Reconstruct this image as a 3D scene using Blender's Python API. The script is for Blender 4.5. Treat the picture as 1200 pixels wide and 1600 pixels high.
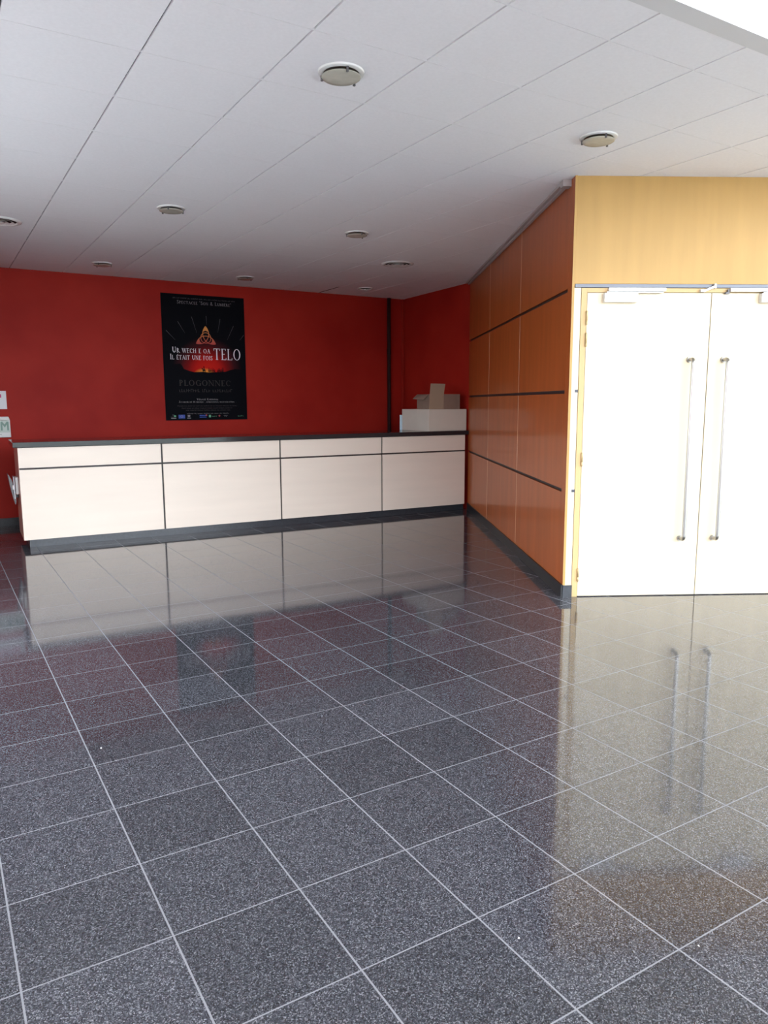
import bpy, bmesh, math, random
from mathutils import Matrix, Vector
random.seed(7)
for o in list(bpy.data.objects):
    bpy.data.objects.remove(o)
S = bpy.context.scene
COL = S.collection
PI = math.pi
H = 3.155            # ceiling height

# ------------------------------------------------------------ camera
cd = bpy.data.cameras.new('camera')
cam = bpy.data.objects.new('camera', cd)
COL.objects.link(cam)
cR = Vector((0.85486758, -0.5188334, -0.00365101))
cU = Vector((0.07891178, 0.12305941, 0.98925695))
cF = Vector((0.51281025, 0.8459718, -0.14614157))
cam.matrix_world = Matrix(((cR.x, cU.x, -cF.x, 0), (cR.y, cU.y, -cF.y, 0), (cR.z, cU.z, -cF.z, 1.52928), (0, 0, 0, 1)))
cd.sensor_fit = 'VERTICAL'
cd.sensor_height = 36
cd.lens = 1164.77 / 1600 * 36
cd.clip_start = 0.05
S.camera = cam

# ------------------------------------------------------------ view, sky
S.view_settings.view_transform = 'Standard'
S.view_settings.look = 'None'
S.view_settings.gamma = 1
S.view_settings.use_curve_mapping = False
S.view_settings.exposure = 0.0
w = bpy.data.worlds.new('sky')
S.world = w
w.use_nodes = True
nt = w.node_tree
nt.nodes.clear()
out = nt.nodes.new('ShaderNodeOutputWorld')
bg = nt.nodes.new('ShaderNodeBackground')
tc = nt.nodes.new('ShaderNodeTexCoord')
sep = nt.nodes.new('ShaderNodeSeparateXYZ')
rmp = nt.nodes.new('ShaderNodeValToRGB')
rmp.color_ramp.elements[0].position = 0.0
rmp.color_ramp.elements[0].color = (0.84, 0.87, 0.95, 1)
rmp.color_ramp.elements[1].position = 0.6
rmp.color_ramp.elements[1].color = (0.92, 0.96, 1.0, 1)
nt.links.new(tc.outputs['Generated'], sep.inputs[0])
nt.links.new(sep.outputs['Z'], rmp.inputs[0])
nt.links.new(rmp.outputs[0], bg.inputs[0])
bg.inputs[1].default_value = 10.8
nt.links.new(bg.outputs[0], out.inputs[0])

def area(name, loc, rot, sx, sy, power=0, portal=False, color=(1, 1, 1)):
    l = bpy.data.lights.new(name, 'AREA')
    l.shape = 'RECTANGLE'
    l.size = sx
    l.size_y = sy
    l.energy = power
    l.color = color
    if portal:
        l.cycles.is_portal = True
    o = bpy.data.objects.new(name, l)
    o.location = loc
    o.rotation_euler = rot
    COL.objects.link(o)
    return o
# portals in the two glazed facades only guide the sampling of the sky
area('daylight_portal', (3.7, -2.42, 2.6), (PI/2, 0, 0), 10.4, 5.2, portal=True)
area('daylight_portal', (8.92, -.3, 2.6), (PI/2, 0, PI/2), 4.0, 5.2, portal=True)

area('daylight_portal', (-1.62, 4.6, 1.5), (PI/2, 0, -PI/2), 4.4, 3.0, portal=True)  # sampling portal for the added left glazing
# added high sun: brightens the paving outside for bounce onto the ceiling
sl = bpy.data.lights.new('sun', 'SUN')
sl.energy = 5.5
sl.angle = math.radians(1.0)
sl.color = (1.0, 0.97, 0.94)
so = bpy.data.objects.new('sun', sl)
so.rotation_euler = Vector((-0.25, 0.12, 1.0)).to_track_quat('Z', 'Y').to_euler()
COL.objects.link(so)

# ------------------------------------------------------------ materials
def newmat(name):
    m = bpy.data.materials.new(name)
    m.use_nodes = True
    return m, m.node_tree, m.node_tree.nodes['Principled BSDF']
def mat(name, col, rough=0.5, metal=0.0, spec=0.5, noise=0.0, nscale=20, coat=0.0, stretch=(1, 1, 1), bump=0.0, croughness=0.1):
    m, t, b = newmat(name)
    b.inputs['Base Color'].default_value = (*col, 1)
    b.inputs['Roughness'].default_value = rough
    b.inputs['Metallic'].default_value = metal
    b.inputs['Specular IOR Level'].default_value = spec
    b.inputs['Coat Weight'].default_value = coat
    b.inputs['Coat Roughness'].default_value = croughness
    if noise or bump:
        c = t.nodes.new('ShaderNodeTexCoord')
        mp = t.nodes.new('ShaderNodeMapping')
        mp.inputs['Scale'].default_value = stretch
        n = t.nodes.new('ShaderNodeTexNoise')
        n.inputs['Scale'].default_value = nscale
        n.inputs['Detail'].default_value = 6
        t.links.new(c.outputs['Object'], mp.inputs[0])
        t.links.new(mp.outputs[0], n.inputs[0])
        r = t.nodes.new('ShaderNodeMapRange')
        r.inputs[1].default_value = 0.3
        r.inputs[2].default_value = 0.7
        r.inputs[3].default_value = 1 - noise
        r.inputs[4].default_value = 1 + noise
        t.links.new(n.outputs[0], r.inputs[0])
        mx = t.nodes.new('ShaderNodeVectorMath')
        mx.operation = 'SCALE'
        mx.inputs[0].default_value = col
        t.links.new(r.outputs[0], mx.inputs['Scale'])
        t.links.new(mx.outputs[0], b.inputs['Base Color'])
        if bump:
            bp = t.nodes.new('ShaderNodeBump')
            bp.inputs['Strength'].default_value = bump
            bp.inputs['Distance'].default_value = 0.002
            t.links.new(n.outputs[0], bp.inputs['Height'])
            t.links.new(bp.outputs[0], b.inputs['Normal'])
    return m

def floor_material():
    m, t, b = newmat('polished_granite_tiles')
    N, L = t.nodes, t.links
    c = N.new('ShaderNodeTexCoord')
    sp = N.new('ShaderNodeSeparateXYZ')
    L.new(c.outputs['Object'], sp.inputs[0])
    def grid(sock, off, size, half):
        a = N.new('ShaderNodeMath'); a.operation = 'SUBTRACT'; a.inputs[1].default_value = off - size * 100
        L.new(sock, a.inputs[0])
        md = N.new('ShaderNodeMath'); md.operation = 'MODULO'; md.inputs[1].default_value = size
        L.new(a.outputs[0], md.inputs[0])
        s = N.new('ShaderNodeMath'); s.operation = 'SUBTRACT'; s.inputs[1].default_value = size / 2
        L.new(md.outputs[0], s.inputs[0])
        ab = N.new('ShaderNodeMath'); ab.operation = 'ABSOLUTE'
        L.new(s.outputs[0], ab.inputs[0])
        g = N.new('ShaderNodeMath'); g.operation = 'GREATER_THAN'; g.inputs[1].default_value = size / 2 - half
        L.new(ab.outputs[0], g.inputs[0])
        fl = N.new('ShaderNodeMath'); fl.operation = 'DIVIDE'; fl.inputs[1].default_value = size
        L.new(a.outputs[0], fl.inputs[0])
        f2 = N.new('ShaderNodeMath'); f2.operation = 'FLOOR'
        L.new(fl.outputs[0], f2.inputs[0])
        return g.outputs[0], f2.outputs[0]
    gx, ix = grid(sp.outputs['X'], 0.0897, 0.4, 0.0028)
    gy, iy = grid(sp.outputs['Y'], 0.3938, 0.4, 0.0022)
    mxm = N.new('ShaderNodeMath'); mxm.operation = 'MAXIMUM'
    L.new(gx, mxm.inputs[0]); L.new(gy, mxm.inputs[1])
    grout = mxm.outputs[0]
    # granite flecks
    v = N.new('ShaderNodeTexVoronoi'); v.inputs['Scale'].default_value = 330
    L.new(c.outputs['Object'], v.inputs['Vector'])
    sx = N.new('ShaderNodeSeparateXYZ'); L.new(v.outputs['Color'], sx.inputs[0])
    cr = N.new('ShaderNodeValToRGB')
    e = cr.color_ramp.elements
    e[0].position = 0.0; e[0].color = (0.013, 0.014, 0.018, 1)
    e[1].position = 0.55; e[1].color = (0.047, 0.049, 0.062, 1)
    e2 = e.new(0.85); e2.color = (0.098, 0.102, 0.12, 1)
    e3 = e.new(0.97); e3.color = (0.20, 0.205, 0.23, 1)
    L.new(sx.outputs[0], cr.inputs[0])
    # tile to tile variation
    cb = N.new('ShaderNodeCombineXYZ'); L.new(ix, cb.inputs[0]); L.new(iy, cb.inputs[1])
    wn = N.new('ShaderNodeTexWhiteNoise'); wn.noise_dimensions = '2D'
    L.new(cb.outputs[0], wn.inputs['Vector'])
    mr = N.new('ShaderNodeMapRange'); mr.inputs[3].default_value = 0.85; mr.inputs[4].default_value = 1.15
    L.new(wn.outputs['Value'], mr.inputs[0])
    sc = N.new('ShaderNodeVectorMath'); sc.operation = 'SCALE'
    L.new(cr.outputs[0], sc.inputs[0]); L.new(mr.outputs[0], sc.inputs['Scale'])
    mix = N.new('ShaderNodeMix'); mix.data_type = 'RGBA'
    L.new(grout, mix.inputs[0]); L.new(sc.outputs[0], mix.inputs[6])
    mix.inputs[7].default_value = (0.23, 0.235, 0.26, 1)
    L.new(mix.outputs[2], b.inputs['Base Color'])
    r = N.new('ShaderNodeMapRange'); r.inputs[3].default_value = 0.07; r.inputs[4].default_value = 0.7
    L.new(grout, r.inputs[0]); L.new(r.outputs[0], b.inputs['Roughness'])
    s = N.new('ShaderNodeMapRange'); s.inputs[3].default_value = 0.78; s.inputs[4].default_value = 0.2
    L.new(grout, s.inputs[0]); L.new(s.outputs[0], b.inputs['Specular IOR Level'])
    nn = N.new('ShaderNodeTexNoise'); nn.inputs['Scale'].default_value = 1.8
    L.new(c.outputs['Object'], nn.inputs[0])
    bp = N.new('ShaderNodeBump'); bp.inputs['Strength'].default_value = 0.12; bp.inputs['Distance'].default_value = 0.004
    L.new(nn.outputs[0], bp.inputs['Height']); L.new(bp.outputs[0], b.inputs['Normal'])
    return m

def red_paint():
    m, t, b = newmat('mottled_red_paint')
    N, L = t.nodes, t.links
    c = N.new('ShaderNodeTexCoord')
    n1 = N.new('ShaderNodeTexNoise'); n1.inputs['Scale'].default_value = 1.3; n1.inputs['Detail'].default_value = 5
    n2 = N.new('ShaderNodeTexNoise'); n2.inputs['Scale'].default_value = 90; n2.inputs['Detail'].default_value = 3
    L.new(c.outputs['Object'], n1.inputs[0]); L.new(c.outputs['Object'], n2.inputs[0])
    cr = N.new('ShaderNodeValToRGB')
    cr.color_ramp.elements[0].position = 0.3; cr.color_ramp.elements[0].color = (0.31, 0.012, 0.008, 1)
    cr.color_ramp.elements[1].position = 0.7; cr.color_ramp.elements[1].color = (0.41, 0.024, 0.014, 1)
    L.new(n1.outputs[0], cr.inputs[0])
    L.new(cr.outputs[0], b.inputs['Base Color'])
    b.inputs['Roughness'].default_value = 0.55
    b.inputs['Specular IOR Level'].default_value = 0.15
    bp = N.new('ShaderNodeBump'); bp.inputs['Strength'].default_value = 0.35; bp.inputs['Distance'].default_value = 0.002
    L.new(n2.outputs[0], bp.inputs['Height']); L.new(bp.outputs[0], b.inputs['Normal'])
    return m

M = {}
M['floor'] = floor_material()
M['red'] = red_paint()
M['ceiling'] = mat('white_ceiling_tile', (0.86, 0.86, 0.89), 0.9, spec=0.2, noise=0.02, nscale=60)
M['rail_dark'] = mat('dark_joint', (0.05, 0.045, 0.05), 0.8, spec=0.2)
M['white'] = mat('white_paint', (0.85, 0.85, 0.84), 0.7, spec=0.3)
M['cherry'] = mat('cherry_veneer', (0.39, 0.092, 0.017), 0.45, spec=0.4, noise=0.12, nscale=3.0, stretch=(3, 3, 0.35), coat=0.35, croughness=0.12)
M['joint_light'] = mat('pale_joint', (0.80, 0.52, 0.34), 0.5)
M['maple'] = mat('maple_veneer', (0.52, 0.315, 0.105), 0.45, spec=0.3, noise=0.05, nscale=3.0, stretch=(4, 4, 0.4))
M['door'] = mat('pale_maple_door', (0.81, 0.69, 0.49), 0.4, spec=0.35, noise=0.04, nscale=3.0, stretch=(4, 4, 0.4))
M['laminate'] = mat('pale_laminate', (0.79, 0.685, 0.59), 0.4, spec=0.4, noise=0.03, nscale=2.2, stretch=(0.4, 1, 4))
M['side_lam'] = mat('counter_side_laminate', (0.55, 0.30, 0.24), 0.3, spec=0.5)
M['black_stone'] = mat('black_counter_laminate', (0.018, 0.018, 0.022), 0.12, spec=0.6)
M['plinth'] = mat('dark_slate_plinth', (0.032, 0.036, 0.044), 0.3, spec=0.5, noise=0.25, nscale=40)
M['base_dark'] = mat('black_skirting', (0.018, 0.019, 0.022), 0.35, spec=0.3, noise=0.3, nscale=40)
M['groove'] = mat('dark_groove', (0.025, 0.018, 0.018), 0.5)
M['steel'] = mat('brushed_steel', (0.40, 0.39, 0.37), 0.3, metal=1.0)
M['alu'] = mat('grey_aluminium', (0.17, 0.18, 0.21), 0.45, metal=0.3)
M['closer'] = mat('silver_closer', (0.74, 0.73, 0.72), 0.4, metal=0.3)
M['brass'] = mat('brass_hinge', (0.45, 0.33, 0.17), 0.35, metal=0.6)
M['plastic_grey'] = mat('grey_plastic', (0.12, 0.115, 0.125), 0.3)
M['plastic_light'] = mat('light_plastic', (0.72, 0.72, 0.70), 0.4)
M['card'] = mat('brown_cardboard', (0.25, 0.165, 0.125), 0.85, noise=0.06, nscale=12)
M['card_in'] = mat('cardboard_inside', (0.37, 0.27, 0.19), 0.85)
M['box_white'] = mat('white_carton', (0.66, 0.60, 0.52), 0.6, noise=0.02, nscale=8)
M['box_grey'] = mat('greyish_carton', (0.40, 0.33, 0.31), 0.65, noise=0.03, nscale=8)
M['folder'] = mat('light_blue_folder', (0.60, 0.76, 0.88), 0.5)
M['paper'] = mat('white_paper', (0.80, 0.82, 0.86), 0.8)
M['pink'] = mat('pink_print', (0.62, 0.08, 0.20), 0.8)
M['lcd'] = mat('pale_green_screen', (0.42, 0.50, 0.44), 0.25)
M['lcd_dark'] = mat('screen_characters', (0.13, 0.24, 0.19), 0.4)
M['trimring'] = mat('white_trim_ring', (0.86, 0.87, 0.86), 0.25, spec=0.6)
M['reflector'] = mat('dim_reflector', (0.16, 0.14, 0.12), 0.35, metal=0.5)
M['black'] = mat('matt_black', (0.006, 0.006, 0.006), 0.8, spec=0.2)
M['frost'] = mat('frosted_glass_disc', (0.50, 0.49, 0.42), 0.22, spec=0.5, noise=0.10, nscale=14)
M['poster'] = mat('poster_black', (0.004, 0.0045, 0.007), 0.6, spec=0.05)
M['ink_white'] = mat('poster_white_ink', (0.85, 0.82, 0.87), 0.5)
M['ink_grey'] = mat('poster_grey_ink', (0.22, 0.20, 0.22), 0.5)
M['ink_dim'] = mat('poster_dim_ink', (0.045, 0.03, 0.035), 0.5)
M['ink_faint'] = mat('poster_faint_ink', (0.013, 0.008, 0.008), 0.5)
M['ink_blue'] = mat('poster_blue_ink', (0.02, 0.06, 0.36), 0.5)
M['ink_green'] = mat('poster_green_ink', (0.12, 0.42, 0.24), 0.5)
M['ink_red'] = mat('poster_red_ink', (0.45, 0.06, 0.07), 0.5)
M['ink_yellow'] = mat('poster_yellow_ink', (0.6, 0.5, 0.05), 0.5)
M['added_paving'] = mat('bounce_paving', (0.64, 0.64, 0.66), 0.9, noise=0.1, nscale=2)
M['added_dark_lawn'] = mat('added_dark_lawn', (0.06, 0.075, 0.05), 0.95, noise=0.3, nscale=3)
M['crumb'] = mat('white_scrap', (0.9, 0.9, 0.88), 0.8)

def glass_mat():
    m = bpy.data.materials.new('window_glass')
    m.use_nodes = True
    t = m.node_tree
    t.nodes.clear()
    o = t.nodes.new('ShaderNodeOutputMaterial')
    a = t.nodes.new('ShaderNodeBsdfTransparent'); a.inputs[0].default_value = (0.93, 0.95, 0.95, 1)
    g = t.nodes.new('ShaderNodeBsdfGlossy'); g.inputs['Roughness'].default_value = 0.0
    x = t.nodes.new('ShaderNodeMixShader')
    f = t.nodes.new('ShaderNodeFresnel'); f.inputs[0].default_value = 1.15
    t.links.new(f.outputs[0], x.inputs[0]); t.links.new(a.outputs[0], x.inputs[1]); t.links.new(g.outputs[0], x.inputs[2])
    t.links.new(x.outputs[0], o.inputs[0])
    return m
M['glass'] = glass_mat()

def glow_mat():
    # the printed picture of the poster: red sky over a black land, sun low in the middle
    m, t, b = newmat('poster_sunset_print')
    N, L = t.nodes, t.links
    c = N.new('ShaderNodeTexCoord')
    def ell(cx, cz, rx, rz):
        mp = N.new('ShaderNodeMapping'); mp.vector_type = 'TEXTURE'
        mp.inputs['Location'].default_value = (cx, 0, cz)
        mp.inputs['Scale'].default_value = (rx, 1000, rz)
        L.new(c.outputs['Object'], mp.inputs[0])
        ln = N.new('ShaderNodeVectorMath'); ln.operation = 'LENGTH'
        L.new(mp.outputs[0], ln.inputs[0])
        return ln.outputs['Value']
    r1 = N.new('ShaderNodeValToRGB')
    e = r1.color_ramp.elements
    e[0].position = 0.0; e[0].color = (0.62, 0.020, 0.012, 1)
    e[1].position = 1.0; e[1].color = (0.004, 0.0045, 0.007, 1)
    for p_, c_ in ((0.35, (0.50, 0.014, 0.010, 1)), (0.55, (0.22, 0.010, 0.010, 1)), (0.78, (0.045, 0.009, 0.012, 1))):
        k = e.new(p_); k.color = c_
    L.new(ell(0.03, -0.165, 0.50, 0.46), r1.inputs[0])
    r2 = N.new('ShaderNodeValToRGB')
    e = r2.color_ramp.elements
    e[0].position = 0.0; e[0].color = (1, 1, 1, 1)
    e[1].position = 1.0; e[1].color = (0, 0, 0, 1)
    k = e.new(0.55); k.color = (0.75, 0.75, 0.75, 1)
    L.new(ell(-0.02, -0.205, 0.15, 0.075), r2.inputs[0])
    mx = N.new('ShaderNodeMix'); mx.data_type = 'RGBA'
    L.new(r2.outputs[0], mx.inputs[0]); L.new(r1.outputs[0], mx.inputs[6]); mx.inputs[7].default_value = (0.80, 0.34, 0.05, 1)
    L.new(mx.outputs[2], b.inputs['Base Color'])
    b.inputs['Roughness'].default_value = 0.6
    b.inputs['Specular IOR Level'].default_value = 0.05
    return m
M['sunset'] = glow_mat()
def emblem_mat():
    m, t, b = newmat('poster_emblem_print')
    c = t.nodes.new('ShaderNodeTexCoord'); s = t.nodes.new('ShaderNodeSeparateXYZ'); r = t.nodes.new('ShaderNodeMapRange')
    r.inputs[1].default_value = 0.20; r.inputs[2].default_value = 0.42
    cr = t.nodes.new('ShaderNodeValToRGB')
    cr.color_ramp.elements[0].color = (0.50, 0.045, 0.04, 1)
    cr.color_ramp.elements[1].color = (0.72, 0.30, 0.05, 1)
    t.links.new(c.outputs['Object'], s.inputs[0]); t.links.new(s.outputs['Z'], r.inputs[0]); t.links.new(r.outputs[0], cr.inputs[0])
    t.links.new(cr.outputs[0], b.inputs['Base Color'])
    b.inputs['Roughness'].default_value = 0.4
    return m
M['emblem'] = emblem_mat()

# ------------------------------------------------------------ mesh helpers
class MB:
    """collects shapes, then links them as ONE mesh object"""
    def __init__(s):
        s.v, s.f, s.smooth = [], [], []
        s.T = Matrix.Identity(4)
    def add(s, vs, fs, smooth=False):
        n = len(s.v)
        s.v += [tuple(s.T @ Vector(v)) for v in vs]
        s.f += [tuple(n + i for i in f) for f in fs]
        s.smooth += [smooth] * len(fs)
    def box(s, x0, x1, y0, y1, z0, z1):
        vs = [(x, y, z) for x in (x0, x1) for y in (y0, y1) for z in (z0, z1)]
        s.add(vs, [(0, 1, 3, 2), (4, 6, 7, 5), (0, 4, 5, 1), (2, 3, 7, 6), (0, 2, 6, 4), (1, 5, 7, 3)])
        return s
    def prism(s, pts, y0, y1):
        """outline pts in x,z extruded along y"""
        n = len(pts)
        vs = [(x, y0, z) for x, z in pts] + [(x, y1, z) for x, z in pts]
        fs = [tuple(range(n)), tuple(range(2 * n - 1, n - 1, -1))]
        fs += [(i, i + n, (i + 1) % n + n, (i + 1) % n) for i in range(n)]
        s.add(vs, fs)
        return s
    def prismz(s, pts, z0, z1):
        n = len(pts)
        vs = [(x, y, z0) for x, y in pts] + [(x, y, z1) for x, y in pts]
        fs = [tuple(reversed(range(n))), tuple(range(n, 2 * n))]
        fs += [(i, (i + 1) % n, (i + 1) % n + n, i + n) for i in range(n)]
        s.add(vs, fs)
        return s
    def quadxz(s, pts, y):
        s.add([(x, y, z) for x, z in pts], [tuple(range(len(pts)))])
        return s
    def lathe(s, prof, n=40, c=(0, 0), cap=False):
        """profile of (radius, z) turned about the vertical axis at c"""
        vs, fs = [], []
        for r, z in prof:
            for i in range(n):
                a = 2 * PI * i / n
                vs.append((c[0] + r * math.cos(a), c[1] + r * math.sin(a), z))
        for k in range(len(prof) - 1):
            for i in range(n):
                j = (i + 1) % n
                fs.append((k * n + i, k * n + j, (k + 1) * n + j, (k + 1) * n + i))
        if cap:
            fs.append(tuple(range(n)))
            fs.append(tuple(range((len(prof) - 1) * n, len(prof) * n)))
        s.add(vs, fs, True)
        return s
    def tube(s, path, r, n=12, caps=True):
        path = [Vector(p) for p in path]
        vs, fs = [], []
        up = None
        for i, p in enumerate(path):
            if i == 0: t = path[1] - p
            elif i == len(path) - 1: t = p - path[-2]
            else: t = (path[i + 1] - p).normalized() + (p - path[i - 1]).normalized()
            t.normalize()
            if up is None:
                up = t.orthogonal().normalized()
            up = (up - t * up.dot(t)).normalized()
            b = t.cross(up)
            for k in range(n):
                a = 2 * PI * k / n
                vs.append(tuple(p + r * (math.cos(a) * up + math.sin(a) * b)))
        for i in range(len(path) - 1):
            for k in range(n):
                j = (k + 1) % n
                fs.append((i * n + k, i * n + j, (i + 1) * n + j, (i + 1) * n + k))
        if caps:
            fs.append(tuple(reversed(range(n))))
            fs.append(tuple(range((len(path) - 1) * n, len(path) * n)))
        s.add(vs, fs, True)
        return s
    def build(s, name, m, parent=None, bevel=0.0, kind=None, label=None, auto=True):
        me = bpy.data.meshes.new(name)
        me.from_pydata(s.v, [], s.f)
        me.polygons.foreach_set('use_smooth', s.smooth)
        bm = bmesh.new(); bm.from_mesh(me)
        if auto:
            bmesh.ops.recalc_face_normals(bm, faces=bm.faces)
        bm.to_mesh(me); bm.free()
        me.materials.append(m)
        if any(s.smooth):
            me.set_sharp_from_angle(angle=math.radians(40))
        o = bpy.data.objects.new(name, me)
        COL.objects.link(o)
        if parent:
            o.parent = parent
        if bevel:
            b = o.modifiers.new('bevel', 'BEVEL')
            b.width = bevel; b.segments = 2; b.limit_method = 'ANGLE'
        if kind: o['kind'] = kind
        if label: o['label'] = label
        return o

def thing(name, label, cat, loc=(0, 0, 0), rotz=0.0, group=None):
    o = bpy.data.objects.new(name, None)
    o.empty_display_size = 0.1
    COL.objects.link(o)
    o.location = loc
    o.rotation_euler = (0, 0, rotz)
    o['label'] = label
    o['category'] = cat
    if group: o['group'] = group
    return o
def tag(o, label, cat, group=None):
    o['label'] = label; o['category'] = cat
    if group: o['group'] = group
    return o
def place(o, loc, rotz=0.0):
    o.location = loc
    o.rotation_euler = (0, 0, rotz)
    return o

# ------------------------------------------------------------ the setting
# directions of the panelled wall (d, away from the camera) and of the door wall (e, to the right)
C0 = Vector((4.17, 4.17, 0))
E1 = Vector((6.52, 8.447, 0))
dd = (E1 - C0).normalized()
AW = math.atan2(dd.y, dd.x)              # local +x runs along the panelled wall, local +y is its left (room side)
LW = (E1 - C0).length
AD = AW - PI / 2                         # local +x runs right along the door wall, local +y is behind it
YE = 2.223                               # where the lower ceiling stops
XL, XR, YF, YB = -1.5, 8.9, -2.4, 10.39
LW0, LW1 = 2.4, 6.8                        # unseen glazing added in the left wall to brighten the depth
HT = 5.2                                 # top of the glazed hall behind the camera

MB().box(XL - .2, XR + .2, YF - .2, YB + .2, -0.15, 0).build('floor', M['floor'], kind='structure')
MB().box(XL - 3, XR + 3, YF - 4.5, YF - .22, -0.25, -0.1).build('ground', M['added_paving'], kind='structure')  # unseen pale paving, added to bounce light up to the ceiling
MB().box(XR + .22, XR + 3, YF - .21, 12, -0.25, -0.1).build('ground', M['added_paving'], kind='structure')
MB().box(XL - 3, XL - .22, YF - .21, 12, -0.25, -0.1).build('ground', M['added_paving'], kind='structure')
MB().box(-60, 60, -60, 60, -0.5, -0.26).build('ground', M['added_dark_lawn'], kind='structure')  # unseen dark lawn, added to keep far ground light off the header

MB().box(XL - .2, 6.69, YB, YB + .2, 0, H + .3).build('wall_back', M['red'], kind='structure')
wl = MB()
wl.box(XL - .2, XL, YF - .2, LW0, 0, HT); wl.box(XL - .2, XL, LW1, YB, 0, HT)
wl.box(XL - .2, XL, LW0, LW1, 3.0, HT)
wl.build('wall_left', M['red'], kind='structure')
MB().prismz([(E1.x + .02, E1.y + .02), (6.675, YB), (6.9, YB), (6.9, E1.y - .15), (E1.x + .09, E1.y - .05)], 0, H).build('wall_corner', M['red'], kind='structure')

# ceiling: planks with open dark joints along y
wall = bpy.data.objects
b = MB()
ys = [YE + 0.10] + [2.608 + .6 * k for k in range(0, 13)] + [YB]
x = 0.388 - .6 * 4
cuts = []
while x < 9.0:
    cuts.append(x); x += .6
for i in range(len(cuts) - 1):
    a, c = cuts[i] + .005, cuts[i + 1] - .005
    if c < XL: continue
    a = max(a, XL)
    for k in range(len(ys) - 1):
        if ys[k + 1] - ys[k] < .02: continue
        b.box(a, c, ys[k] + .0016, ys[k + 1] - .0016, H, H + .02)
    for yy in ys[1:-1]:
        b.box(cuts[i + 1] - .0051, cuts[i + 1] + .0051, yy - .006, yy + .006, H + .0015, H + .012)
b.build('ceiling', M['ceiling'], kind='structure')
MB().box(XL, XR + .2, YE + .02, YB, H + .014, H + .3).build('ceiling', mat('grey_ceiling_backing', (0.15, 0.14, 0.15), .9), kind='structure')
# grey trim and bright fascia at the edge of the low ceiling
MB().box(XL, XR, YE, YE + .10, H - .002, H + .03).build('trim_1', mat('ceiling_edge_trim', (0.66, 0.67, 0.69), 0.6), kind='structure')
MB().box(XL, XR, YE + .001, YE + .2, H + .03, HT).build('wall_upper', M['white'], kind='structure')
MB().box(XL - .2, XR + .2, YF - .2, YE + .3, HT, HT + .2).build('ceiling_hall', M['white'], kind='structure')

# glazed facades
def facade(n, p, rot, width, npan, HT=HT):
    root = bpy.data.objects.new('window_%d' % n, None); COL.objects.link(root)
    root.location = p; root.rotation_euler = (0, 0, rot); root['kind'] = 'structure'
    f = MB()
    w_ = width / npan
    for i in range(npan + 1):
        f.box(i * w_ - .03, i * w_ + .03, -.06, .06, 0, HT)
    for z in (0.04, 2.4, HT - .04):
        f.box(0, width, -.05, .05, z - .04, z + .04)
    f.build('window_frame', M['alu'], root)
    for i in range(npan):
        for z0, z1 in ((.08, 2.36), (2.44, HT - .08)):
            MB().box(i * w_ + .03, (i + 1) * w_ - .03, -.004, .004, z0, z1).build('pane', M['glass'], root)
facade(1, (XL, YF, 0), 0, XR - XL, 7)
facade(3, (XL - .1, LW0, 0), PI / 2, LW1 - LW0, 4, 3.0)  # added left glazing, lets more light reach the back of the room
facade(2, (XR, YF, 0), PI / 2, 4.0, 3)

# door wall: local frame at C0, x right, y behind
def onDW(mb):
    mb.T = Matrix.Translation(C0) @ Matrix.Rotation(AD, 4, 'Z')
    return mb
def onPW(mb):
    mb.T = Matrix.Translation(C0) @ Matrix.Rotation(AW, 4, 'Z')
    return mb
DL, DR = 0.116, 2.010                    # door opening
DM = 1.063
DT = 2.327
wd = onDW(MB())
onDW(MB()).box(0.0185, 0.070, 0, .16, 0.0, 2.364).build('trim_9', M['door'], kind='structure', bevel=.002)   # pillar strip left of the frame
wd.box(0.0185, 4.6, 0, .16, 2.392, H)       # header
wd.box(DR + .05, 4.6, 0, .16, 0, 2.365)
wd.box(0.0185, 4.6, .03, .16, 2.365, 2.392)
wdo = wd.build('wall_door', M['maple'], kind='structure', bevel=.002)
wu = onDW(MB()); wu.box(4.0, 5.6, .16, .3, 0, HT); wu.box(3.5, 5.4, .02, .16, H, HT)
wu.build('wall_hall', M['white'], kind='structure')
onDW(MB()).box(0.024, 4.5, -.004, .035, 2.366, 2.391).build('trim_2', M['alu'], kind='structure', bevel=.001)
# door frame
fr = onDW(MB())
fr.box(0.0735, DL, -.002, .14, 0, 2.362)
fr.box(DR, DR + .045, -.002, .14, 0, 2.362)
fr.box(DL, DR, -.002, .14, DT + .004, 2.362)
fr.build('trim_3', mat('maple_frame', (0.60, 0.42, 0.20), .45, spec=.3), kind='structure', bevel=.001)
onDW(MB()).box(.07, DR + .05, .01, .02, 0, 2.366).build('trim_4', M['groove'], kind='structure')
# short dark joints that end at the frame
g = onDW(MB())
for z in (1.605, 0.842):
    g.box(.046, .0705, -.0015, .01, z - .011, z + .011)
g.build('trim_5', mat('grey_joint', (0.07, 0.07, 0.09), .4), kind='structure')
onDW(MB()).box(0.0, .072, -.012, 0.0, 0, .095).build('baseboard_door', M['plinth'], kind='structure')
onDW(MB()).box(DR + .05, 4.6, -.012, 0.0, 0, .095).build('baseboard_door', M['plinth'], kind='structure')

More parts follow.
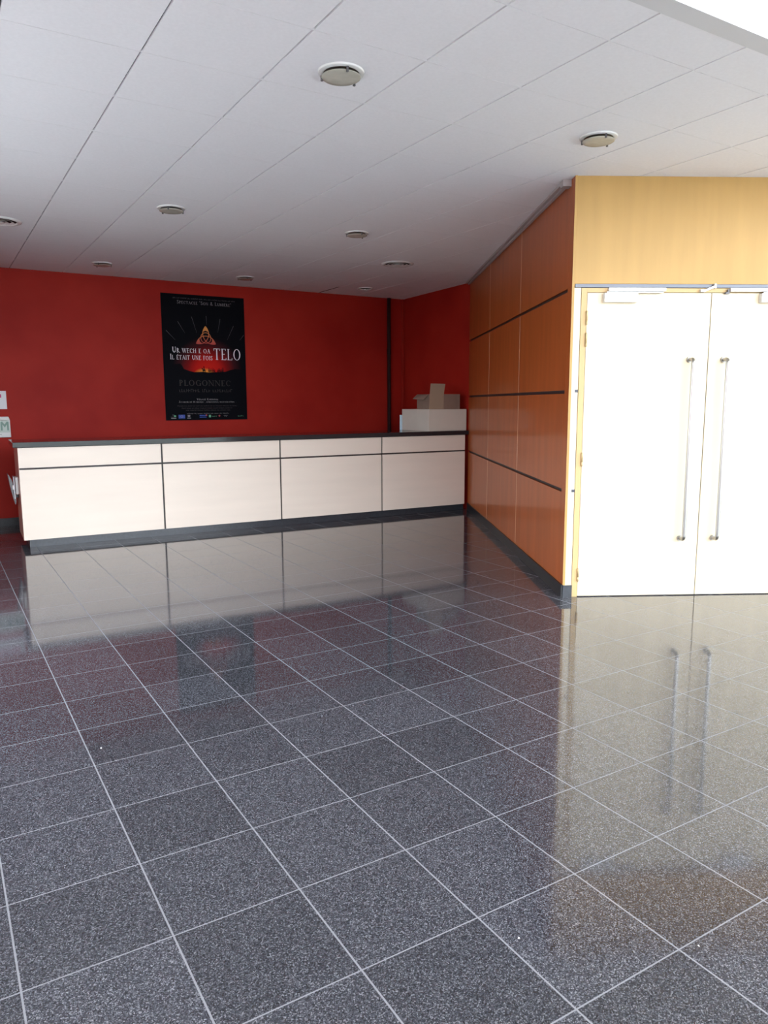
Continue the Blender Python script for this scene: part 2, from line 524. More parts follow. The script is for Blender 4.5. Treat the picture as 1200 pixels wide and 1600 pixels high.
# ------------------------------------------------------------ double door
def leaf(n, x0, x1, hx, side):
    root = bpy.data.objects.new('door_%d' % n, None); COL.objects.link(root)
    root.location = C0; root.rotation_euler = (0, 0, AD); root['kind'] = 'structure'
    MB().box(x0 + .003, x1 - .0035, -.0005, .0095, .007, DT).build('door_leaf', M['door'], root, bevel=.001)
    # long steel pull
    s = -.075
    z0, z1 = .462, 1.838
    r = .0155
    path = [(hx, -.001, z0)]
    for k in range(7):
        a = k / 6 * PI / 2
        path.append((hx, s + .03 - .03 * math.sin(a) , z0 + .0 + .03 - .03 * math.cos(a)))
    for k in range(7):
        a = k / 6 * PI / 2
        path.append((hx, s + .03 - .03 * math.cos(a), z1 - .03 + .03 * math.sin(a)))
    path.append((hx, -.001, z1))
    h = MB().tube(path, r, 16)
    ho = h.build('door_handle', M['steel'], root)
    for z in (z0, z1):
        q = MB(); q.T = Matrix.Translation((hx, 0, z)) @ Matrix.Rotation(PI / 2, 4, 'X')
        q.lathe([(.001, .014), (.021, .014), (.023, .011), (.023, .0006), (.001, .0006)], 24).build('rose', M['steel'], ho)
    # hinges
    xh = x0 + .001 if side < 0 else x1 - .001
    for z in (.178, 1.085, 1.985, 2.145):
        q = MB()
        q.lathe([(.0001, z - .052), (.006, z - .052), (.0075, z - .048), (.0075, z - .02), (.006, z - .018), (.0075, z - .016), (.0075, z + .048), (.006, z + .052), (.0001, z + .052)], 12, (xh, -.010))
        q.box(xh - .007, xh + .007, -.006, -.001, z - .05, z + .05)
        q.build('hinge', M['brass'], root)
    # closer
    if side < 0: c0, c1, r0, r1 = x0 + .118, x0 + .37, x0 + .152, x0 + .585
    else: c0, c1, r0, r1 = 1.430, 1.682, 1.222, 1.655
    if side > 0: c0, c1, r0, r1 = 1.425, 1.677, 1.190, 1.640
    cl = MB().box(c0, c1, -.046, -.001, 2.256, 2.322).build('door_closer', M['closer'], root, bevel=.004)
    MB().box(c0 + .02, r1 - .02, -.030, -.016, 2.324, 2.333).build('closer_arm', M['steel'], cl, bevel=.001)
    MB().box(r0, r1, -.034, -.003, 2.335, 2.361).build('slide_rail', M['closer'], cl, bevel=.003)
    return root
leaf(1, DL, DM, .918, -1)
d2 = leaf(2, DM, DR, 1.182, 1)
q = MB(); q.T = Matrix.Translation((.985, 0, 2.337)) @ Matrix.Rotation(math.radians(-22), 4, 'Y')
q.box(0, .10, -.030, -.012, -.008, .008)
q.T = Matrix.Identity(4)
q.box(.965, .99, -.028, -.003, 2.333, 2.352)
q.build('door_selector_arm', M['closer'], d2, bevel=.002)
q = MB().lathe([(.0001, 2.36), (.012, 2.36), (.012, 2.392), (.0001, 2.392)], 12, (1.075, -.018))
q.build('selector_knob', M['steel'], d2)
q = MB(); q.box(1.155, 1.185, -.03, -.003, 2.318, 2.332); q.box(1.172, 1.186, -.026, -.006, 2.332, 2.352)
q.build('door_catch', M['plastic_grey'], d2, bevel=.002)

# ------------------------------------------------------------ cherry panelled wall
PWT = .12
root = bpy.data.objects.new('wall_right', None); COL.objects.link(root); root['kind'] = 'structure'
root.location = C0; root.rotation_euler = (0, 0, AW)
cutx = [0.0, 1.722, 3.345, LW]
zz = [0.0, .835, 1.600, 2.360, H]
MB().box(0.165, LW, -PWT, -.0185, 0, H).build('wall_core', M['groove'], root)
for i in range(3):
    for k in range(4):
        x0, x1 = cutx[i] + (.1105 if i == 0 else .0025), cutx[i + 1] - (.0 if i == 2 else .0025)
        z0 = zz[k] + (.0 if k == 0 else .013)
        z1 = zz[k + 1] - (.0 if k == 3 else .013)
        MB().box(x0, x1, -.018, 0, z0, z1).build('panel', M['cherry'], root, bevel=.0015)
MB().box(0, .110, -.018, 0, 0, H).build('end_stile', M['cherry'], root, bevel=.0015)
for cx in cutx[1:3]:
    m_ = MB()
    for k in range(4):
        m_.box(cx - .0045, cx + .0045, -.016, .0006, zz[k] + .013, zz[k + 1] - .013)
    m_.build('joint_strip', M['joint_light'], root)
# edging towards the door wall
MB().box(-.004, -.0003, -.018, .0, 0, H).build('edging', M['maple'], root)
onPW(MB()).box(-.006, LW - .03, 0.0, .014, 0, .098).build('baseboard_right', M['base_dark'], kind='structure')
# cable trunking along the ceiling
tr = onPW(MB())
tr.box(.10, LW, .004, .030, H - .034, H - .008)
tr.box(.10, LW, .034, .060, H - .022, H - .001)
tr.box(.09, .17, .0, .066, H - .050, H - .0)
tr.build('trim_6', mat('grey_trunking', (0.42, 0.38, 0.38), .5), kind='structure', bevel=.002)

# back wall details
MB().box(XL, 6.3, YB - .012, YB, 0, .10).build('baseboard_back', M['base_dark'], kind='structure')
p = MB()
p.lathe([(.030, 1.0), (.030, 2.28), (.034, 2.28), (.034, 2.36), (.030, 2.36), (.030, H)], 20, (6.385, YB - .031), cap=True)
o = p.build('drain_pipe', mat('black_red_pipe', (0.022, 0.005, 0.005), .7, spec=.2)); tag(o, 'thin dark vertical pipe on the back red wall, left of its corner', 'pipe')
p.v = [(x_, y_, z_) for x_, y_, z_ in p.v]
o.data.vertices.foreach_get  # mesh is final
for v_ in o.data.vertices:
    if v_.co.z < 1.05: v_.co.z = 0.0
MB().box(6.640, 6.668, YB - .035, YB, 0, H).build('trim_7', M['red'], kind='structure', bevel=.006)

# ------------------------------------------------------------ reception counter
CA = math.atan2(8.430 - 8.641, 6.470 - .770)
cnt = thing('reception_counter', 'long pale panelled reception counter with black top in front of the red wall', 'counter', (.770, 8.641, 0), CA)
uw = [0, 1.477, 2.912, 4.347, 5.698]
CD = .72
g_ = .010
MB().box(.006, uw[-1], .018, CD, .085, 1.07).build('body', M['groove'], cnt)
for i in range(4):
    for z0, z1, nm in ((.085, .835, 'lower_panel'), (.855, 1.066, 'upper_panel')):
        MB().box(uw[i] + (g_ if i else 0), uw[i + 1] - (g_ if i < 3 else .012), 0, .0175, z0, z1).build(nm, M['laminate'], cnt, bevel=.001)
MB().box(0, .0055, .019, CD, .085, 1.066).build('side_panel', M['side_lam'], cnt, label='reddish brown end panel')
MB().box(.055, uw[-1], .045, CD - .03, 0, .084).build('plinth', M['plinth'], cnt)
MB().box(-.045, uw[-1] + .03, -.03, CD + .03, 1.071, 1.126).build('counter_top', M['black_stone'], cnt, bevel=.003, label='glossy black counter top')

# curved grey holder on the counter's left end
fx = thing('paper_holder', "grey curved plastic holder with white paper on the counter's left end", 'holder', (.770, 8.641, 0), CA)
MB().box(-.028, -.001, .30, .46, .55, .735).build('back_box', M['plastic_light'], fx, bevel=.004)
pr_ = MB()
n = 12
vs, fs = [], []
for k in range(n + 1):
    t = k / n
    z = .43 + .33 * t
    xo = -.040 - .055 * (t ** 2.2) - .020 * math.sin(PI * t)
    for yy in (.38, .56):
        for th in (0, .006 + .030 * math.sin(PI * t) ** .7):
            vs.append((xo + th, yy, z))
for k in range(n):
    a = k * 4
    fs += [(a, a + 4, a + 6, a + 2), (a + 1, a + 3, a + 7, a + 5), (a, a + 1, a + 5, a + 4), (a + 2, a + 6, a + 7, a + 3)]
fs += [(0, 2, 3, 1), (n * 4, n * 4 + 1, n * 4 + 3, n * 4 + 2)]
pr_.add(vs, fs, True)
pr_.box(-.042, -.001, .44, .47, .50, .53)
pr_.build('curved_plate', M['plastic_grey'], fx)
MB().box(-.045, -.037, .31, .44, .50, .74).build('paper_sheet', M['paper'], fx)
MB().box(-.058, -.046, .33, .40, .60, .645).build('white_tab', M['crumb'], fx)

# ------------------------------------------------------------ boxes on the counter
CT = 1.1265
bw = thing('white_box', 'large white carton on the right end of the counter, against the wall', 'box', (5.862, 8.475, CT))
MB().box(0, .644, 0, .68, 0, .294).build('carton', M['box_white'], bw, bevel=.002)
MB().box(0, .644, 0, .68, .2945, .299).build('lid', M['box_white'], bw, bevel=.001)
fo = tag(MB().box(0, .28, 0, .014, 0, .215).build('folder', M['folder'], bevel=.002), 'light blue edge of a folder standing behind the white carton', 'folder')
place(fo, (5.832, 9.162, CT), 0)

cb = thing('cardboard_box', 'open brown cardboard box with raised flap on top of the white carton', 'box', (5.872, 8.482, CT + .3000))
BW, BD, BH, t_ = .520, .300, .205, .005
q = MB()
q.box(0, BW, 0, t_, 0, BH); q.box(0, BW, BD - t_, BD, 0, BH)
q.box(0, t_, t_, BD - t_, 0, BH); q.box(BW - t_, BW, t_, BD - t_, 0, BH)
q.box(t_, BW - t_, t_, BD - t_, 0, t_)
q.build('box_body', M['card'], cb)
# one half of the front stands up as a lighter flap, leaning a little forward
q = MB()
q.prism([(-.006, 0), (.238, 0), (.240, BH), (.262, .345), (.020, .348), (.006, BH)], -.005, -.0005)
q.build('front_flap', M['card_in'], cb, label='lighter brown raised flap')
# left flap folded outwards
q = MB()
q.add([(-.001, .02, BH), (-.001, BD, BH), (-.085, BD - .02, BH - .060), (-.060, .06, BH - .075),
       (-.001, .02, BH - .005), (-.001, BD, BH - .005), (-.083, BD - .02, BH - .065), (-.058, .06, BH - .080)],
      [(0, 1, 2, 3), (7, 6, 5, 4), (0, 3, 7, 4), (1, 5, 6, 2), (2, 6, 7, 3), (0, 4, 5, 1)])
q.build('side_flap', M['card'], cb)

# ------------------------------------------------------------ lamps and vents in the ceiling
def make_downlight(label, loc, glass=True):
    r = thing('recessed_downlight', label, 'ceiling light', loc, 0, 'recessed downlights in the white ceiling')
    MB().lathe([(.088, -.001), (.090, -.010), (.100, -.012), (.114, -.008), (.117, -.0005)], 48).build('trim_ring', M['trimring'], r)
    MB().lathe([(.088, -.002), (.080, -.0035), (.055, -.0042), (.0001, -.0046)], 48).build('reflector', M['reflector'] if glass else M['black'], r)
    if glass:
        MB().lathe([(.0001, -.0300), (.060, -.0300), (.094, -.0290), (.098, -.0265), (.098, -.0245), (.094, -.0230), (.0001, -.0230)], 48).build('glass_disc', M['frost'], r, label='frosted glass disc')
        for a in (20, 140, 260):
            q = MB(); q.T = Matrix.Rotation(math.radians(a), 4, 'Z')
            q.box(.096, .104, -.005, .005, -.034, -.008)
            q.box(.092, .104, -.005, .005, -.036, -.032)
            q.build('clip', M['plastic_grey'], r)
    return r
HZ = H - .0005
LX = (1.893, 3.705, 5.555)
specs = [
 (LX[0], 3.520, 'round recessed downlight with glass disc nearest the camera, top centre', True),
 (LX[1], 3.520, 'round recessed downlight with glass disc nearest the door header', True),
 (LX[0], 6.570, 'round downlight right of the left air vent, middle row', True),
 (LX[1], 6.600, 'round downlight in the middle of the ceiling, left of the right air vent', True),
 (LX[0], 9.500, 'small dark downlight near the back wall, left of the poster', True),
 (LX[1], 9.600, 'small dark downlight near the back wall, above the right edge of the poster', True),
 (LX[2], 9.660, 'open dark downlight hole near the corner pipe, a white dot inside', False)]
def copy_tree(o, parent=None):
    c = o.copy(); COL.objects.link(c); c.parent = parent
    for ch in o.children:
        copy_tree(ch, c)
    return c
proto = None
for x, y, lab, gl in specs:
    if proto is None or not gl:
        r = make_downlight(lab, (x, y, HZ), gl)
        if proto is None: proto = r
    else:
        r = copy_tree(proto)
        r.location = (x, y, HZ)
        r['label'] = lab
        r.rotation_euler[2] = random.uniform(-.5, .5)
q = MB().lathe([(.0001, -.0135), (.010, -.012), (.012, -.008), (.008, -.0055)], 12, (.01, .03))
q.build('bulb_socket', M['crumb'], r, label='small white lamp socket')
# dark open joint beside the dead lamp
MB().box(5.150, 5.172, 9.72, 10.35, H - .0008, H + .004).build('trim_8', M['rail_dark'], kind='structure')

def make_vent(label, loc):
    r = thing('air_vent', label, 'vent', loc, 0, 'round ceiling air vents')
    MB().lathe([(.150, -.001), (.156, -.012), (.172, -.014), (.190, -.007), (.194, -.0005)], 48).build('outer_ring', M['trimring'], r)
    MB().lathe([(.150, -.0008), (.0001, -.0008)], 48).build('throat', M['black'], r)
    q = MB()
    q.lathe([(.105, -.004), (.128, -.016), (.131, -.016), (.110, -.003)], 48)
    q.build('cone', M['trimring'], r)
    q = MB(); q.lathe([(.062, -.004), (.088, -.020), (.091, -.020), (.067, -.003)], 48)
    q.build('cone', M['trimring'], r)
    q = MB(); q.lathe([(.0001, -.024), (.040, -.024), (.050, -.021), (.046, -.014), (.0001, -.002)], 32)
    q.build('centre_disc', M['trimring'], r)
    return r
v1 = make_vent('round white air vent right of the middle, near the panelled wall', (4.918, 7.783, HZ))
v2 = copy_tree(v1); v2.location = (.680, 7.790, HZ)
v2['label'] = 'round white air vent cut by the left edge of the photo'

# ------------------------------------------------------------ stroke lettering with serifs
def V(x, y0=0, y1=1, s=3): return ('V', x, y0, y1, s)
G = {
 'A': (.86, [('d', .12, 0, .43, 1, .05), ('d', .74, 0, .43, 1, .13), ('h', .22, .62, .36), ('s', .12, 0), ('s', .74, 0)]),
 'B': (.66, [V(.17), ('o', .24, .75, .26, .25, -90, 90), ('o', .24, .26, .32, .26, -90, 90), ('h', .1, .3, .98), ('h', .1, .3, .02), ('h', .1, .3, .51)]),
 'C': (.80, [('o', .47, .5, .37, .5, 48, 312), ('v', .74, .68, .9)]),
 'D': (.86, [V(.17), ('o', .30, .5, .44, .5, -90, 90), ('h', .1, .36, .98), ('h', .1, .36, .02)]),
 'E': (.62, [V(.17), ('h', .1, .55, .98), ('h', .1, .45, .52), ('h', .1, .58, .02), ('v', .55, .84, 1), ('v', .58, 0, .18)]),
 'F': (.58, [V(.17), ('h', .1, .54, .98), ('h', .1, .44, .52), ('v', .54, .84, 1)]),
 'G': (.88, [('o', .47, .5, .37, .5, 48, 330), ('v', .74, .68, .9), V(.74, .03, .42, 2)]),
 'H': (.88, [V(.17), V(.71), ('h', .17, .71, .52)]),
 'I': (.34, [V(.17)]),
 'J': (.36, [V(.19, .0, 1, 2), ('d', .19, .02, .02, -.2, .07)]),
 'K': (.80, [V(.17), ('d', .2, .45, .62, 1, .05), ('d', .3, .55, .70, 0, .13), ('s', .7, 0), ('s', .62, 1)]),
 'L': (.62, [V(.17), ('h', .1, .58, .02), ('v', .58, 0, .2)]),
 'M': (1.04, [V(.14, 0, 1), V(.90, 0, 1), ('d', .14, 1, .52, .05, .12), ('d', .90, 1, .52, .05, .05)]),
 'N': (.90, [('v', .15, 0, 1), ('v', .75, 0, 1), ('d', .15, 1, .75, 0, .13), ('s', .15, 0), ('s', .12, 1), ('s', .75, 1)]),
 'O': (.92, [('o', .46, .5, .40, .51, 0, 360)]),
 'P': (.64, [V(.17), ('o', .24, .73, .30, .27, -90, 90), ('h', .1, .3, .98), ('h', .1, .3, .46)]),
 'Q': (.92, [('o', .46, .5, .40, .51, 0, 360), ('d', .5, .1, .85, -.16, .09)]),
 'R': (.76, [V(.17), ('o', .24, .75, .28, .25, -90, 90), ('h', .1, .3, .98), ('h', .1, .3, .5), ('d', .34, .5, .70, 0, .13), ('s', .72, 0)]),
 'S': (.58, [('o', .29, .76, .21, .25, 40, 270), ('o', .29, .26, .23, .26, -150, 90), ('v', .50, .76, .94), ('v', .07, .06, .26)]),
 'T': (.76, [V(.38, 0, 1, 1), ('h', .04, .72, .98), ('v', .05, .82, 1), ('v', .71, .82, 1)]),
 'U': (.86, [V(.17, .3, 1, 2), ('v', .70, .3, 1), ('o', .435, .32, .265, .32, 180, 360), ('s', .70, 1)]),
 'V': (.84, [('d', .10, 1, .42, 0, .13), ('d', .74, 1, .42, 0, .05), ('s', .10, 1), ('s', .74, 1)]),
 'W': (1.16, [('d', .10, 1, .36, 0, .13), ('d', .58, 1, .36, 0, .05), ('d', .58, 1, .84, 0, .13), ('d', 1.06, 1, .84, 0, .05), ('s', .10, 1), ('s', .58, 1), ('s', 1.06, 1)]),
 'X': (.80, [('d', .12, 1, .68, 0, .13), ('d', .66, 1, .14, 0, .05), ('s', .12, 1), ('s', .66, 1), ('s', .14, 0), ('s', .68, 0)]),
 'Z': (.70, [('h', .08, .6, .98), ('h', .08, .62, .02), ('d', .10, 0, .58, 1, .12)]),
 '&': (.86, [('o', .38, .78, .18, .21, 0, 360), ('o', .36, .27, .27, .27, 40, 400), ('d', .30, .62, .78, 0, .11)]),
 '"': (.34, [('d', .10, 1.02, .08, .78, .07), ('d', .24, 1.02, .22, .78, .07)]),
 '1': (.5, [V(.26, 0, 1, 1), ('d', .26, 1, .1, .85, .05)]),
 '8': (.62, [('o', .31, .75, .2, .24, 0, 360), ('o', .31, .27, .24, .27, 0, 360)]),
 ':': (.26, [('v', .13, 0, .14), ('v', .13, .5, .64)]),
 '.': (.24, [('v', .12, 0, .13)]), ',': (.26, [('d', .13, .1, .08, -.16, .09)]),
 ' ': (.36, []),
}
def text(mb, s, x0, x1, z, hgt, y, ax=None, small=.80, bold=1.0, word=None):
    """small-caps text: upper-case letters full height, lower-case drawn as small capitals; stretched to x0..x1"""
    acc = {'É': 'E', 'È': 'E', 'À': 'A', 'é': 'e', 'è': 'e', 'à': 'a'}
    items, adv = [], 0
    for ch in s:
        k = acc.get(ch, ch)
        sc = small if k.islower() else 1.0
        wd_, prims = G[k.upper()]
        items.append((adv, sc, prims, (2 if ch in 'èàÈÀ' else 1) if ch in acc else 0))
        adv += wd_ * sc + .07
    sx = (x1 - x0) / (adv - .07)
    def P(px, pz, off, sc): return (x0 + (off + px * sc) * sx, z + pz * sc * hgt)
    def quad(pts):
        lift = (len(mb.f) % 40) * 1.5e-5
        mb.add([(a, y - lift, b_) for a, b_ in pts], [tuple(range(4))])
    K = .135 * bold
    k_ = .055 * bold
    wi = 0
    for off, sc, prims, ac in items:
        if not prims: wi += 1
        if word is not None and wi != word: continue
        def rect(a, b_, c, d): quad([P(a, c, off, sc), P(b_, c, off, sc), P(b_, d, off, sc), P(a, d, off, sc)])
        def serif(px, pz):
            rect(px - .13, px + .13, *((pz, pz + k_ * .8) if pz < .5 else (pz - k_ * .8, pz)))
        for p_ in prims:
            if p_[0] in 'Vv':
                wv = K if p_[0] == 'V' else .6 * k_ + .02
                rect(p_[1] - wv / 2, p_[1] + wv / 2, p_[2], p_[3])
                if p_[0] == 'V':
                    if p_[4] & 1: serif(p_[1], p_[2])
                    if p_[4] & 2: serif(p_[1], p_[3])
            elif p_[0] == 'h': rect(p_[1], p_[2], p_[3] - k_ / 2, p_[3] + k_ / 2)
            elif p_[0] == 's': serif(p_[1], p_[2])
            elif p_[0] == 'd':
                wv = p_[5] * bold / 2
                quad([P(p_[1] - wv, p_[2], off, sc), P(p_[1] + wv, p_[2], off, sc), P(p_[3] + wv, p_[4], off, sc), P(p_[3] - wv, p_[4], off, sc)])
            elif p_[0] == 'o':
                _, cx, cy, rx, ry, a0, a1 = p_
                n_ = max(6, int(abs(a1 - a0) / 15))
                for i in range(n_):
                    t0, t1 = math.radians(a0 + (a1 - a0) * i / n_), math.radians(a0 + (a1 - a0) * (i + 1) / n_)
                    q0 = (cx + rx * math.cos(t0), cy + ry * math.sin(t0)); q1 = (cx + rx * math.cos(t1), cy + ry * math.sin(t1))
                    j0 = (cx + (rx - K) * math.cos(t0), cy + (ry - k_) * math.sin(t0)); j1 = (cx + (rx - K) * math.cos(t1), cy + (ry - k_) * math.sin(t1))
                    quad([P(*q0, off, sc), P(*q1, off, sc), P(*j1, off, sc), P(*j0, off, sc)])
        if ac:
            m0, m1, m2, m3 = (.26, .34, .52, .40) if ac == 1 else (.42, .50, .36, .24)
            quad([P(m0, 1.06, off, sc), P(m1, 1.06, off, sc), P(m2, 1.26, off, sc), P(m3, 1.26, off, sc)])
    return mb

def MB_(): return MB()
def words(name, m, parent, s, *args, **kw):
    for k in range(len(s.split(' '))):
        text(MB_(), s, *args, word=k, **kw).build(name, m, parent, auto=False)
def dashes(mb, x0, x1, z, hgt, y):
    """print too small to read in the photograph"""
    x = x0
    while x < x1:
        n_ = random.randint(3, 9)
        for _ in range(n_):
            if x > x1: break
            c_ = hgt * random.uniform(.55, .95)
            hh = hgt * random.choice((1, 1, .8))
            mb.add([(x, y, z), (x + c_ * .25, y, z), (x + c_ * .25, y, z + hh), (x, y, z + hh)], [(0, 1, 2, 3)])
            zz_ = z + hh * random.choice((0, .42, .84))
            mb.add([(x, y, zz_), (x + c_ * .8, y, zz_), (x + c_ * .8, y, zz_ + hh * .16), (x, y, zz_ + hh * .16)], [(0, 1, 2, 3)])
            x += c_
        x += hgt * .7
    return mb

# ------------------------------------------------------------ poster
PX0, PX1, PZ0, PZ1 = 2.795, 3.972, 1.286, 2.992
PW_, PH_ = PX1 - PX0, PZ1 - PZ0
po = thing('poster', 'large black show poster with red sunset and white TELO lettering on the red wall', 'poster', ((PX0 + PX1) / 2, YB, (PZ0 + PZ1) / 2))
def U(u): return (u - .5) * PW_
def W_(v): return (.5 - v) * PH_
MB().box(-PW_ / 2, PW_ / 2, -.008, -.0005, -PH_ / 2, PH_ / 2).build('poster_sheet', M['sunset'], po)
Y1 = -.0095
land = [(.0, .553), (.08, .556), (.13, .552), (.195, .545), (.215, .560), (.235, .588), (.30, .603), (.36, .612), (.46, .608), (.52, .612),
        (.60, .610), (.74, .604), (.80, .590), (.87, .580), (.93, .585), (1.0, .596)]
q = MB()
for i in range(len(land) - 1):
    a, b_ = land[i], land[i + 1]
    q.quadxz([(U(a[0]), W_(a[1])), (U(b_[0]), W_(b_[1])), (U(b_[0]), -PH_ / 2), (U(a[0]), -PH_ / 2)], -.0086)
# rider and crowd silhouettes, megaliths
def blob(cx, cv, rx, rv, n_=10):
    q.quadxz([(U(cx) + rx * math.cos(2 * PI * i / n_), W_(cv) + rv * math.sin(2 * PI * i / n_)) for i in range(n_)], -.0088)
blob(.475, .594, .024, .012); blob(.455, .583, .010, .010); blob(.476, .578, .008, .020); blob(.476, .564, .006, .007)
for dx in (-.014, -.006, .010, .018): q.quadxz([(U(.475) + dx - .003, W_(.612)), (U(.475) + dx + .003, W_(.612)), (U(.475) + dx + .003, W_(.595)), (U(.475) + dx - .003, W_(.595))], -.0088)
for u_ in (.535, .548, .562, .578, .592, .607, .64, .655, .667, .68, .695, .71):
    h_ = random.uniform(.016, .030)
    blob(u_, .610 - h_ / 2, .007, h_ * PH_ / 2); blob(u_, .606 - h_, .005, .006)
for u_ in (.537, .58, .712, .70):
    q.quadxz([(U(u_), W_(.61)), (U(u_ + .003), W_(.61)), (U(u_ + .003), W_(.57)), (U(u_), W_(.57))], -.0088)
q.build('land_print', M['poster'], po)

for args in (('Ur wech e oa', U(.105), U(.560), W_(.459), .044 * PH_, Y1, None, .8, 1.05),
             ('Il était une fois', U(.078), U(.585), W_(.513), .042 * PH_, Y1, None, .8, 1.05),
             ('TELO', U(.598), U(.940), W_(.508), .090 * PH_, Y1, None, 1, .85)):
    words('title_lettering', M['ink_white'], po, *args)
words('heading_lettering', M['ink_grey'], po, 'Spectacle "Son & Lumière"', U(.185), U(.84), W_(.075), .027 * PH_, Y1)
q = MB(); dashes(q, U(.14), U(.88), W_(.036), .009 * PH_, Y1)
q.build('small_print', mat('poster_low_ink', (.09, .08, .09), .5), po, kind='stuff', auto=False)
words('town_lettering', M['ink_faint'], po, 'PLOGONNEC', U(.17), U(.80), W_(.722), .046 * PH_, Y1, small=1)
q = MB(); dashes(q, U(.17), U(.82), W_(.772), .024 * PH_, Y1)
q.build('date_print', M['ink_faint'], po, kind='stuff', auto=False)
vm_ = mat('poster_mid_ink', (.34, .32, .34), .5)
words('venue_lettering', vm_, po, 'Village Karnoag', U(.375), U(.635), W_(.838), .015 * PH_, Y1)
words('venue_lettering', vm_, po, 'À partir de 18 heures : animations, restauration...', U(.16), U(.86), W_(.858), .012 * PH_, Y1)
q = MB()
for u0, u1, v_ in ((.14, .87, .889), (.19, .81, .907), (.24, .78, .924)): dashes(q, U(u0), U(u1), W_(v_), .008 * PH_, Y1)
q.build('small_print', M['ink_dim'], po, kind='stuff', auto=False)
q = MB(); dashes(q, U(.25), U(.76), W_(.951), .009 * PH_, Y1)
q.build('small_print', mat('poster_note_ink', (.16, .15, .16), .5), po, kind='stuff', auto=False)
# logos along the foot
def R_(q, u0, u1, v0, v1, y=Y1): q.quadxz([(U(u0), W_(v1)), (U(u1), W_(v1)), (U(u1), W_(v0)), (U(u0), W_(v0))], y)
def logo(m, *shapes):
    q = MB()
    for f_ in shapes: f_(q)
    return q.build('logo', M[m], po, auto=False)
def star(q, u, v_, r0, r1, y=Y1):
    q.quadxz([(U(u) + (r0 if j % 2 == 0 else r1) * math.sin(j * PI / 5), W_(v_) + (r0 if j % 2 == 0 else r1) * math.cos(j * PI / 5)) for j in range(10)], y)
flag = logo('ink_blue', lambda q: R_(q, .148, .225, .955, .985))
q = MB()
for k in range(12):
    a = k * PI / 6
    star(q, .1865 + .014 * math.cos(a) / PW_, .970 - .014 * math.sin(a) / PH_, .003, .0013, Y1 - .001)
q.build('star_ring', M['ink_yellow'], flag, auto=False)
logo('ink_blue', lambda q: R_(q, .40, .485, .958, .966))
logo('ink_blue', lambda q: R_(q, .40, .485, .972, .980))
logo('ink_grey', lambda q: R_(q, .06, .12, .979, .986))
logo('ink_grey', lambda q: R_(q, .075, .10, .955, .958))
logo('ink_grey', lambda q: q.quadxz([(U(.272) + .020 * math.cos(t * PI / 6), W_(.965) + .016 * math.sin(t * PI / 6)) for t in range(12)], Y1))
logo('ink_grey', lambda q: R_(q, .25, .295, .980, .986))
logo('ink_grey', lambda q: q.tube([(U(.70 + .045 * t / 12), Y1, W_(.968) + .012 * math.sin(t * 1.3)) for t in range(13)], .0015, 4))
logo('ink_green', lambda q: R_(q, .515, .540, .958, .979))
logo('ink_green', lambda q: R_(q, .095, .118, .960, .972))
logo('ink_red', lambda q: star(q, .645, .967, .019, .007))
logo('ink_red', lambda q: R_(q, .475, .492, .955, .966, Y1 - .001))
for a_, b_, v_, h_, m_ in ((.06, .12, .975, .008, 'ink_grey'), (.555, .61, .974, .012, 'ink_green'), (.88, .95, .974, .012, 'ink_green')):
    q = MB(); dashes(q, U(a_), U(b_), W_(v_), h_, Y1); q.build('logo_print', M[m_], po, kind='stuff', auto=False)
# rays
RAY = mat('poster_ray_ink', (.13, .12, .14), .5)
for (xa, va), (xb, vb) in (((.045, .288), (.150, .362)), ((.185, .215), (.265, .305)), ((.350, .172), (.405, .300)), ((.525, .160), (.528, .232)),
                           ((.695, .178), (.660, .290)), ((.858, .230), (.775, .345)), ((.985, .300), (.930, .345))):
    a, b_ = Vector((U(xa), W_(va))), Vector((U(xb), W_(vb)))
    n_ = (b_ - a).normalized(); n_ = Vector((-n_.y, n_.x))
    q = MB(); q.quadxz([tuple(a + n_ * .0022), tuple(a - n_ * .0022), tuple(b_ - n_ * .0006), tuple(b_ + n_ * .0006)], Y1)
    q.build('ray_print', RAY, po, auto=False)
# triquetra: three pointed loops woven round a ring
q = MB()
cx_, cz_ = U(.512), W_(.336)
def ribbon(pts, wd0, closed=False):
    n_ = len(pts)
    for i in range(n_ - (0 if closed else 1)):
        a, b_ = Vector(pts[i]), Vector(pts[(i + 1) % n_])
        if (b_ - a).length < 1e-6: continue
        t = (b_ - a).normalized(); nn_ = Vector((-t.y, t.x)) * wd0 / 2
        q.quadxz([tuple(a + nn_ - t * .001), tuple(a - nn_ - t * .001), tuple(b_ - nn_ + t * .001), tuple(b_ + nn_ + t * .001)], Y1 - (len(q.f) % 60) * 1.5e-5)
ET, EB, EW = .158, -.045, .043          # tip, blunt end and half width of each loop
def loop_w(rr):
    t = (ET - rr) / (ET - EB)
    return EW * math.sin(PI * min(max(t, 0), 1)) ** .85
for k in range(3):
    A0 = math.radians(90 + 120 * k)
    ca, sa = math.cos(A0), math.sin(A0)
    for sgn in (1, -1):
        pts = []
        for i in range(25):
            rr = ET + (EB - ET) * i / 24
            b_ = sgn * loop_w(rr)
            pts.append((cx_ + rr * ca - b_ * sa, cz_ + rr * sa + b_ * ca))
        ribbon(pts, .0095)
    L_ = [(ET + (.085 - ET) * i / 8, loop_w(ET + (.085 - ET) * i / 8)) for i in range(9)]
    R2 = [(a, -b_) for a, b_ in L_][::-1]
    mid_ = [(.100, 0)]
    q.quadxz([(cx_ + a * ca - b_ * sa, cz_ + a * sa + b_ * ca) for a, b_ in L_ + mid_ + R2[:-1]], Y1 + .0004)
ribbon([(cx_ + .072 * math.cos(2 * PI * i / 40), cz_ + .072 * math.sin(2 * PI * i / 40)) for i in range(40)], .0085, True)
q.build('knot_emblem', M['emblem'], po, label='orange and red knot emblem', auto=False)

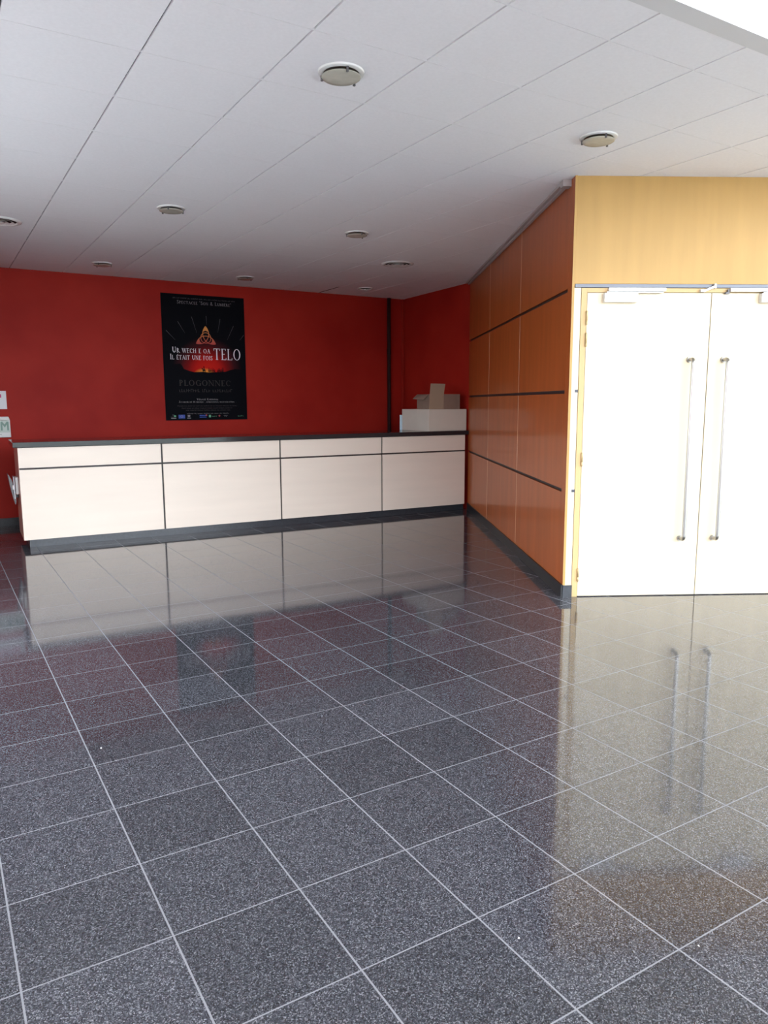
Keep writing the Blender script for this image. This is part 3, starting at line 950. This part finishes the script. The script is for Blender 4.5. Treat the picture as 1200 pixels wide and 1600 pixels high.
# ------------------------------------------------------------ sheet and display at the left
sh = thing('notice_sheet', 'white notice sheet on the red wall at the left edge, above the display', 'notice', (.64, YB, 1.569))
MB().box(-.19, .205, -.005, -.0005, -.110, .110).build('sheet', M['paper'], sh)
MB().box(-.10, .150, -.0062, -.0052, .028, .070).build('printed_band', M['pink'], sh, label='pink printed band')
dp = thing('wall_display', 'white wall display with pale green screen at the left edge above the counter', 'display', (.66, YB, 1.112))
MB().box(-.24, .203, -.045, -.001, 0, .212).build('casing', M['plastic_light'], dp, bevel=.004)
q = MB(); q.prism([(-.24, .214), (.203, .214), (.188, .254), (-.24, .254)], -.045, -.001)
q.build('top_cover', M['plastic_light'], dp, bevel=.003)
MB().box(-.235, .196, -.0462, -.0448, .060, .206).build('screen', M['lcd'], dp)
q = MB()
K_ = [((-.115, .085), (-.115, .19)), ((-.115, .135), (-.065, .19)), ((-.115, .135), (-.065, .085))]
def st(x0, z0, x1, z1, w2=.010):
    a, b_ = Vector((x0, z0)), Vector((x1, z1)); t = (b_ - a).normalized(); n_ = Vector((-t.y, t.x)) * w2
    q.quadxz([tuple(a + n_), tuple(a - n_), tuple(b_ - n_), tuple(b_ + n_)], -.0470 - len(q.f) * 3e-5)
ox = .105
st(ox, .085, ox, .19); st(ox + .07, .085, ox + .07, .19); st(ox, .19, ox + .035, .14); st(ox + .07, .19, ox + .035, .14); st(ox + .035, .16, ox + .035, .125, .007)
ox = .015
st(ox, .085, ox, .19); st(ox, .135, ox + .055, .19); st(ox, .135, ox + .055, .085)
q.build('screen_characters', M['lcd_dark'], dp, auto=False)
MB().box(.085, .097, -.048, -.045, .034, .044).build('button', M['plastic_grey'], dp)

# ------------------------------------------------------------ scraps on the floor
def scrap(x, y, s, lab):
    q = MB()
    pts = []
    n_ = 7
    vs = [(s * random.uniform(.5, 1) * math.cos(2 * PI * i / n_), s * .8 * random.uniform(.5, 1) * math.sin(2 * PI * i / n_), random.uniform(0, .001)) for i in range(n_)]
    top = [(a * .7, b_ * .7, s * random.uniform(.25, .5)) for a, b_, c_ in vs]
    q.add(vs + top, [tuple(range(n_)), tuple(range(n_, 2 * n_))] + [(i, (i + 1) % n_, n_ + (i + 1) % n_, n_ + i) for i in range(n_)])
    o = q.build('paper_scrap', M['crumb'])
    place(o, (x, y, 0.0003), random.uniform(0, 6))
    tag(o, lab, 'scrap', 'white scraps on the floor')
scrap(.545, 3.351, .007, 'tiny white scrap on the floor tiles at the left, farthest from the camera')
scrap(1.336, 1.463, .005, 'tiny white scrap on the floor tiles near the bottom, left one of two')
scrap(1.749, 1.174, .0045, 'tiny white scrap on the floor tiles near the bottom right corner')
